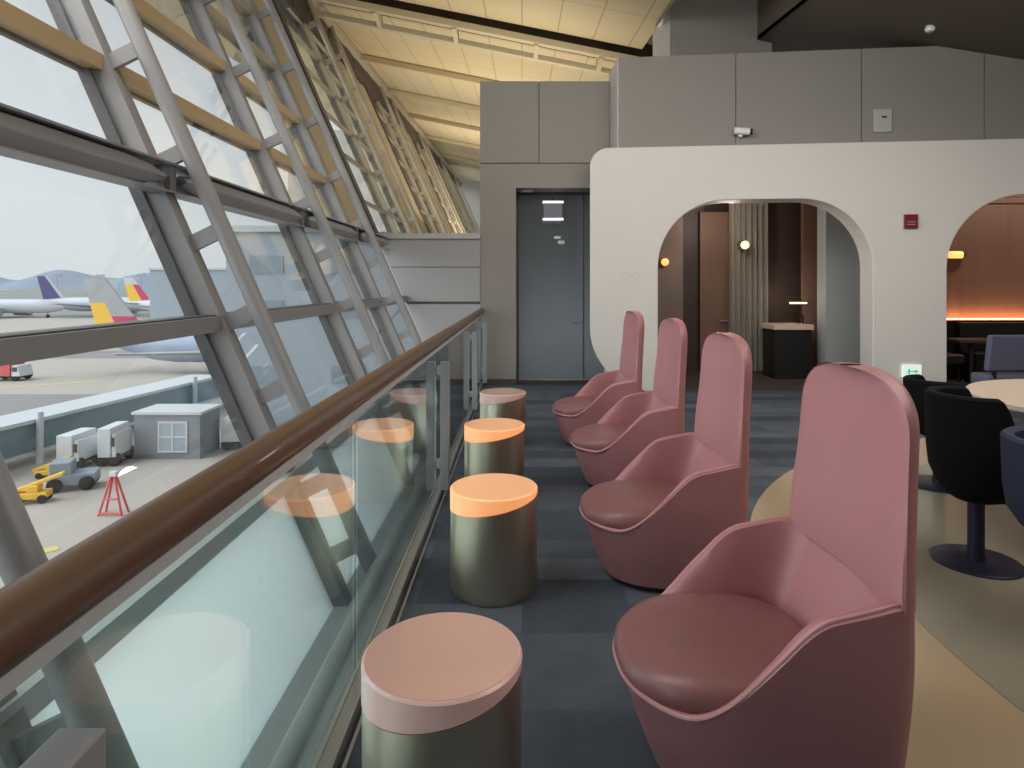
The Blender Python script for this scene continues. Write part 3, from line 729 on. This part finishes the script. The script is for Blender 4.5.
# ------------------------------------------------------------------ outside: apron, buildings, aircraft
GZ = -8.5
def gp(u, v): D = (EYE-GZ)*F/(v-CV); return Vector(((u-CU)/F*D, D, GZ))
b = MB(); b.box(-900, 400, -60, 1400, GZ-.5, GZ); ap = st(b.build('ground_apron', M['apron']))
b = MB(); b.box(-900,-20, 190, 1400, GZ, GZ+.02); b.build('far_field', M['grass'], ap)
b = MB(); b.box(-160,-10, 44, 58, GZ, GZ+.01); b.box(-160,-10,86,96,GZ,GZ+.01); b.build('dark_patch', M['tar'], ap)
b = MB()
for (u0,v0,u1,v1,w) in ((0,388,100,381,.5),(28,555,58,548,.5),(0,330,240,325,.5),(160,510,60,560,.15)):
    a, c = gp(u0,v0), gp(u1,v1); d = (c-a); n_ = Vector((-d.y,d.x,0)).normalized()*w/2
    b.hexa([tuple(a-n_),tuple(c-n_),tuple(c+n_),tuple(a+n_)],[tuple(a-n_+Vector((0,0,.02))),tuple(c-n_+Vector((0,0,.02))),tuple(c+n_+Vector((0,0,.02))),tuple(a+n_+Vector((0,0,.02)))])
b.build('painted_line', mat('faded_yellow_line', (214,196,110), .8), ap)
# hills
b = MB(); N=60; rs=[]
for i in range(N+1):
    x = -1100+1400*i/N; h = 14+14*abs(sin(i*.37+1))*abs(sin(i*.11+.4))+5*sin(i*.9)
    rs.append([(x,1150,GZ),(x,1180,GZ+h*.7),(x,1230,GZ+h+6),(x,1300,GZ)])
b.rings(rs); st(b.build('trim_hills', M['hill'], smooth=True))

def airliner(loc, rz, L, fin, label, body='plane'):
    t = tag(empty('airliner', loc, rz), label, 'aircraft', 'airliners parked on the apron')
    r = L*.055; zc0 = r+1.3*L/36
    b = MB(); rs = []
    for k, (x, s, dz) in enumerate([(0,.12,.55),(.05,.3,.42),(.12,.6,.25),(.22,.92,.05),(.3,1,0),(.8,1,0),(.88,.92,-.03),(.94,.7,-.12),(.98,.38,-.22),(1,.08,-.3)]):
        rs.append([(x*L, s*r*cos(2*pi*i/28), zc0+dz*r+s*r*sin(2*pi*i/28)) for i in range(28)])
    b.rings(rs); b.build('fuselage', M[body], t, smooth=True)
    fh = L*.18; zb = zc0+r*.75
    def ft(a, c_): # fin strip between chord fractions
        b = MB()
        e = lambda q, z: (q, z)
        xb0, xb1 = .02*L, .19*L; xt0, xt1 = -.03*L, .045*L
        P = lambda q, h: ((xb0+(xb1-xb0)*q)*(1-h)+(xt0+(xt1-xt0)*q)*h, zb+fh*h)
        return P
    P = ft(0,1)
    for (q0,q1,h0,h1,m,nm) in fin:
        b = MB(); pts = [P(q0,h0),P(q1,h0),P(q1,h1),P(q0,h1)]
        b.extrude_xz(pts, -.12, .12); b.build(nm, M[m], t)
    for s in (-1,1):
        b = MB(); b.hexa([(.40*L,s*r*.6,zc0-r*.5),(.58*L,s*r*.6,zc0-r*.5),(.42*L,s*L*.46,zc0+.6),(.37*L,s*L*.46,zc0+.6)],[(.40*L,s*r*.6,zc0-r*.5+.5),(.58*L,s*r*.6,zc0-r*.5+.4),(.42*L,s*L*.46,zc0+.75),(.37*L,s*L*.46,zc0+.75)]); b.build('wing', M['plane_grey'], t)
        b = MB(); b.hexa([(.02*L,s*r*.2,zc0+r*.35),(.12*L,s*r*.3,zc0+r*.35),(.05*L,s*L*.17,zc0+r*.6),(.01*L,s*L*.17,zc0+r*.6)],[(.02*L,s*r*.2,zc0+r*.35+.25),(.12*L,s*r*.3,zc0+r*.35+.25),(.05*L,s*L*.17,zc0+r*.6+.12),(.01*L,s*L*.17,zc0+r*.6+.12)]); b.build('tailplane', M['plane_grey'], t)
        b = MB(); b.tube((.52*L,s*L*.16,zc0-r*.95),(.64*L,s*L*.16,zc0-r*.95),r*.45,20,r*.52); b.build('engine', M['plane_grey'], t, smooth=True)
        b = MB(); b.tube((.46*L,s*r*.9-.2,r*.28),(.46*L,s*r*.9+.2,r*.28),r*.28,20); b.tube((.46*L,s*r*.9,.2),(.46*L,s*r*.8,zc0-r*.5),.12,8); b.build('landing_gear', M['rubber'], t)
    b = MB(); b.tube((.88*L,-.2,r*.22),(.88*L,.2,r*.22),r*.22,16); b.tube((.88*L,0,.2),(.88*L,0,zc0-r*.6),.1,8); b.build('landing_gear', M['rubber'], t)
    return t
p = gp(75, 372); airliner((p.x+2, p.y, GZ), radians(-4), 34, [(0,.45,0,.55,'yel','fin_stripe'),(.45,1,0,.3,'mag','fin_stripe'),(.45,1,.3,.55,'plane_grey','fin_stripe'),(0,1,.55,1,'plane_grey','fin_tip')],
    'pale blue airliner with grey, yellow and magenta tail, nearest beyond the windows', 'plane_blue')
p = gp(127, 318); airliner((p.x, p.y, GZ), radians(-3), 38, [(0,.6,.0,.7,'yel','fin_stripe'),(.6,1,.0,.7,'mag','fin_stripe'),(0,1,.7,1,'plane','fin_tip')],
    'white airliner with yellow and red tail, far across the apron')
p = gp(41, 316); airliner((p.x, p.y, GZ), radians(3), 40, [(0,.8,.0,1,'pur','fin_stripe'),(.8,1,.0,1,'plane','fin_edge')],
    'white airliner with purple tail, far at the left')
p = gp(-70, 318); airliner((p.x, p.y, GZ), radians(3), 38, [(0,1,.0,1,'plane','fin_panel')],
    'all white airliner far across the apron, cut off by the left edge')

# jet bridge
t = tag(empty('jet_bridge', (-27.9,30,GZ), 0), 'long teal grey passenger bridge with white roof crossing the apron', 'jet bridge')
dx, dy = 3.0, 22.8
def prismy(x0, x1, z0, z1, e=0):
    b = MB(); b.hexa([(x0,-e,z0),(x1,-e,z0),(dx+x1,dy+e,z0),(dx+x0,dy+e,z0)],[(x0,-e,z1),(x1,-e,z1),(dx+x1,dy+e,z1),(dx+x0,dy+e,z1)]); return b
prismy(-2.4,0,.72,2.3).build('tunnel', M['bridge'], t)
prismy(-2.6,.15,2.3,2.5,.2).build('tunnel_roof', M['bridge_roof'], t)
prismy(-2.5,.1,.55,.72,.1).build('floor_beam', M['bridge_roof'], t)
for yy in (5.6, 19):
    b = MB(); b.tube((.35+dx*yy/dy,yy,0),(.35+dx*yy/dy,yy,2.9),.17,12); b.build('support_column', M['bridge_roof'], t, smooth=True)

def cabin(u0, u1, v0, v1, label):
    p0, p1 = gp(u0, v1), gp(u1, v1); h = (v1-v0)/F*p0.y; w = p1.x-p0.x
    t = tag(empty('service_cabin', ((p0.x+p1.x)/2, p0.y, GZ)), label, 'cabin')
    b = MB(); b.box(-w/2,w/2,0,2.4,0,h-.15); b.build('cabin_body', M['cabin'], t)
    b = MB(); b.box(-w/2-.1,w/2+.1,-.1,2.5,h-.15,h); b.build('cabin_roof', M['bridge_roof'], t)
    b = MB(); x0 = -w*.12; ww_ = w*.42; z0 = h*.16; z1 = h*.78
    for x in (x0, x0+ww_/2, x0+ww_): b.box(x-.05,x+.05,-.06,0,z0,z1)
    for z in (z0,(z0+z1)/2,z1): b.box(x0-.05,x0+ww_+.05,-.07,0,z-.05,z+.05)
    wn = b.build('window_frame', M['bridge_roof'], t)
    b = MB(); b.box(x0,x0+ww_,-.03,0,z0,z1); b.build('window_glass', M['build'], wn)
cabin(134, 200, 412, 459, 'grey cabin with a white framed window standing under the jet bridge')

def truck(u, v, L, H, m, label, rz=0, cab=None, cat='truck', nm='service_truck'):
    p = gp(u, v); t = tag(empty(nm, (p.x,p.y,GZ), rz), label, cat)
    b = MB(); b.box(-L/2,L*.22,-1.0,1.0,.5,H); b.build('cargo_box', m, t, bevel=.05)
    b = MB(); b.hexa([(L*.24,-.95,.5),(L/2,-.95,.5),(L/2,.95,.5),(L*.24,.95,.5)],[(L*.24,-.9,H*.85),(L*.42,-.9,H*.85),(L*.42,.9,H*.85),(L*.24,.9,H*.85)]); b.build('driver_cab', cab or m, t, bevel=.05)
    b = MB(); b.box(L*.27,L*.4,-.97,-.9,H*.52,H*.75); b.build('cab_window', M['steel_dark'], t)
    b = MB(); b.box(-L/2,L*.48,-.85,.85,.32,.5); b.build('chassis', M['rubber'], t)
    for x in (-L*.32, L*.34):
        for y in (-.8,.8):
            b = MB(); b.tube((x,y-.12,.36),(x,y+.12,.36),.36,18); b.build('wheel', M['rubber'], t, smooth=True)
truck(80, 466, 1.2, 1.9, M['truckw'], 'white box truck left of the grey cabin', 0)
truck(116, 462, .95, 2.1, M['truckw'], 'white box truck close beside the left side of the grey cabin', .1)
truck(242, 446, 2.0, 1.8, M['truckw'], 'white service truck right of the grey cabin', .2)
truck(10, 380, 3.6, 1.9, M['redp'], 'small red and white service truck at the left edge on the open apron', 0, M['truckw'])
truck(-5, 358, 6, 2.2, M['truckw'], 'white service truck far off at the left edge', 0)
# ground loader (yellow)
def loader(u, v, s, label):
    p = gp(u, v); t = tag(empty('belt_loader', (p.x,p.y,GZ), .3), label, 'loader')
    b = MB(); b.box(-1.2*s,1.0*s,-.6*s,.6*s,.35*s,.8*s); b.box(-.3*s,.4*s,-.5*s,.5*s,.8*s,1.3*s); b.build('loader_body', M['yel'], t, bevel=.04)
    b = MB(); b.hexa([(-1.5*s,-.3*s,.7*s),(1.9*s,-.3*s,1.9*s),(1.9*s,.3*s,1.9*s),(-1.5*s,.3*s,.7*s)],[(-1.5*s,-.3*s,.9*s),(1.9*s,-.3*s,2.1*s),(1.9*s,.3*s,2.1*s),(-1.5*s,.3*s,.9*s)]); b.build('conveyor', M['yel'], t)
    for x in (-.8,.7):
        for y in (-.5,.5):
            b = MB(); b.tube((x*s,(y-.12)*s,.32*s),(x*s,(y+.12)*s,.32*s),.32*s,16); b.build('wheel', M['rubber'], t, smooth=True)
loader(34, 502, .62, 'yellow belt loader nearest on the apron at the far left')
loader(50, 477, .5, 'yellow belt loader under the jet bridge column')
# wheeled tractor
p = gp(74, 488); t = tag(empty('tow_tractor', (p.x,p.y,GZ), .4), 'dark small tow tractor between the two yellow loaders', 'tractor')
b = MB(); b.box(-1.0,1.0,-.6,.6,.3,.8); b.box(-.9,0,-.55,.55,.8,1.4); b.build('tractor_body', M['build_dk'], t, bevel=.05)
for x in (-.65,.65):
    for y in (-.55,.55):
        b = MB(); b.tube((x,y-.12,.34),(x,y+.12,.34),.34,16); b.build('wheel', M['rubber'], t, smooth=True)
# red A frame
p = gp(110, 516); t = tag(empty('warning_stand', (p.x,p.y,GZ)), 'red and white open triangular frame standing alone on the apron', 'stand')
b = MB()
for s in (-1,1): b.tube((s*.5,0,0),(s*.06,.2,1.7),.05,8); b.tube((s*.5,.5,0),(s*.06,.3,1.7),.05,8)
b.tube((-.5,0,.1),(.5,0,.1),.05,8); b.tube((-.3,.08,.7),(.3,.08,.7),.05,8); b.build('red_frame', M['redp'], t)
b = MB(); b.box(-.14,.14,.15,.35,1.65,1.85); b.build('white_cap', M['truckw'], t)

# buildings
def block(u0, u1, v0, D, label, m, dep=18, wins=True):
    x0=(u0-CU)/F*D; x1=(u1-CU)/F*D; zt = EYE-(v0-CV)/F*D
    t = tag(empty('terminal_building', ((x0+x1)/2, D, GZ)), label, 'building')
    w=(x1-x0)/2; h = zt-GZ
    b = MB(); b.box(-w,w,0,dep,0,h); b.build('wall', m, t)
    b = MB(); b.box(-w-.2,w+.2,-.3,dep+.2,h,h+.4); b.build('roof_edge', M['bridge_roof'], t)
    if wins:
        n = max(2, int(w*2/5))
        for i in range(n):
            x = -w+(i+.5)*2*w/n
            for z in [h*.3, h*.62, h*.84]:
                b = MB(); b.box(x-1.1,x+1.1,-.06,0,z-.6,z+.6); b.build('window', M['build_dk'], t)
    return t
block(226, 470, 232, 42, 'tall blue grey block put in for a reflection in the right hand windows', M['build'])  # reflection in the window glass modelled as a standing block
t = block(150, 262, 270, 125, 'low blue grey terminal wing behind the aircraft', M['build'], 20, False)
for u, w in ((100,.5),(57,.5),(141,.6)):
    p = gp(u, 305)
    t = tag(empty('light_mast', (p.x,p.y,GZ)), {100:'thin floodlight mast in the middle of the far apron',57:'thin floodlight mast farthest left on the far apron',141:'thin floodlight mast nearest the low terminal wing'}[u], 'light mast')
    b = MB(); b.tube((0,0,0),(0,0,14),.3,8,.15); b.build('pole', M['plane_grey'], t)
    b = MB(); b.box(-2,2,-.4,.4,13.6,14.4); b.build('lamp_head', M['plane_grey'], t)

# ------------------------------------------------------------------ world, lights, camera
W = bpy.data.worlds.new('World'); S.world = W; W.use_nodes = True; nt = W.node_tree; nt.nodes.clear()
out = nt.nodes.new('ShaderNodeOutputWorld'); bg = nt.nodes.new('ShaderNodeBackground')
tc = nt.nodes.new('ShaderNodeTexCoord'); sx = nt.nodes.new('ShaderNodeSeparateXYZ'); nt.links.new(tc.outputs['Generated'], sx.inputs[0])
rp = nt.nodes.new('ShaderNodeValToRGB'); rp.color_ramp.elements[0].position = 0; rp.color_ramp.elements[0].color = lin((222,228,230))
rp.color_ramp.elements[1].position = .7; rp.color_ramp.elements[1].color = lin((206,214,222))
e = rp.color_ramp.elements.new(.12); e.color = lin((230,234,236))
nt.links.new(sx.outputs['Z'], rp.inputs[0])
n = nt.nodes.new('ShaderNodeTexNoise'); n.inputs['Scale'].default_value = 3; n.inputs['Detail'].default_value = 4
nt.links.new(tc.outputs['Generated'], n.inputs['Vector'])
mx = nt.nodes.new('ShaderNodeMix'); mx.data_type = 'RGBA'; mx.blend_type = 'SOFT_LIGHT'; mx.inputs['Factor'].default_value = .15
nt.links.new(rp.outputs[0], mx.inputs['A']); nt.links.new(n.outputs['Fac'], mx.inputs['B'])
nt.links.new(mx.outputs['Result'], bg.inputs[0]); bg.inputs[1].default_value = 1.08
nt.links.new(bg.outputs[0], out.inputs[0])

def light(name, kind, loc, energy, color=(1,1,1), size=1, size_y=None, target=None, angle=None):
    l = bpy.data.lights.new(name, kind); l.energy = energy; l.color = color
    if kind == 'AREA':
        l.size = size
        if size_y: l.shape = 'RECTANGLE'; l.size_y = size_y
    elif kind == 'POINT': l.shadow_soft_size = size
    if angle: l.angle = angle
    if name == 'uplight': l.spread = radians(165)
    o = bpy.data.objects.new(name, l); COL.objects.link(o); o.location = loc
    if target is not None: o.rotation_euler = (Vector(target)-Vector(loc)).to_track_quat('-Z','Y').to_euler()
    return o
light('daylight', 'SUN', (-20,-5,11), 5.0, (.95,.98,1), target=(0,0,0), angle=radians(80))
warm = (1,.86,.66)
light('uplight', 'AREA', (.1,11.4,3.3), 62, warm, 2.4, 2.2, target=(-1.0,12.6,8))
light('uplight', 'AREA', (-1.0,16,3.0), 120, warm, 3, 3, target=(-.6,17,8))
light('uplight', 'AREA', (-1.5,26,3.0), 280, warm, 4, 4, target=(-1,27,9))
light('room_fill', 'AREA', (4.4,3.0,3.95), 120, (1,.93,.84), 2.5, 5, target=(4.4,3.0,0))  # added overhead fill for the open floor, no fixture
light('wall_fill', 'AREA', (3.6,4.6,4.35), 62, (1,.97,.93), 5, .6, target=(3.6,9,2.2))  # added fill brightening the white arched wall
light('booth_fill', 'AREA', (8,9.5,3.2), 26, (1,.85,.72), 3, .5, target=(8,9.9,0))  # added fill lifting the wood panelling in the booth
light('wall_fill', 'AREA', (-.2,5.2,4.9), 40, (1,.96,.9), 1.6, .5, target=(-.2,9.5,2.6))  # added fill aimed at the door wall
light('room_fill', 'AREA', (-1.6,2.6,5.2), 210, (1,.96,.92), 1.6, 5, target=(1.4,3.6,.6))  # added fill for the fronts of the pink chairs
light('room_fill', 'AREA', (2.4,2.2,4.4), 65, (1,.95,.9), 2.5, 5, target=(-1.8,4.2,1.4))  # added fill for the inner faces of the window frames
light('alcove_fill', 'POINT', (3.2,9.9,2.6), 32, (1,.86,.72), .15)  # added point fill for the alcove, no lamp hangs there
light('alcove_fill', 'POINT', (4.35,10.45,1.3), 2.2, (1,.8,.62), .05)
light('vestibule_fill', 'POINT', (.6,11.3,.7), 75, (.88,.94,1), .3)  # added low fill, grades the door glass brighter towards the bottom
light('booth_lamp', 'AREA', (8,10.2,.95), 14, (1,.58,.30), 4.6, .06, target=(8,10.27,3))
cam = bpy.data.cameras.new('Camera'); co = bpy.data.objects.new('Camera', cam); COL.objects.link(co); S.camera = co
co.location = (0,0,EYE); co.rotation_euler = (pi/2,0,0)
cam.sensor_fit = 'HORIZONTAL'; cam.sensor_width = 36; cam.lens = 36*F/1024
cam.shift_x = (512-CU)/1024; cam.shift_y = -(384-CV)/1024
cam.clip_start = .05; cam.clip_end = 3000
vs_ = S.view_settings; vs_.view_transform = 'Standard'; vs_.look = 'None'; vs_.gamma = 1; vs_.use_curve_mapping = False; vs_.exposure = 0
S.display_settings.display_device = 'sRGB'
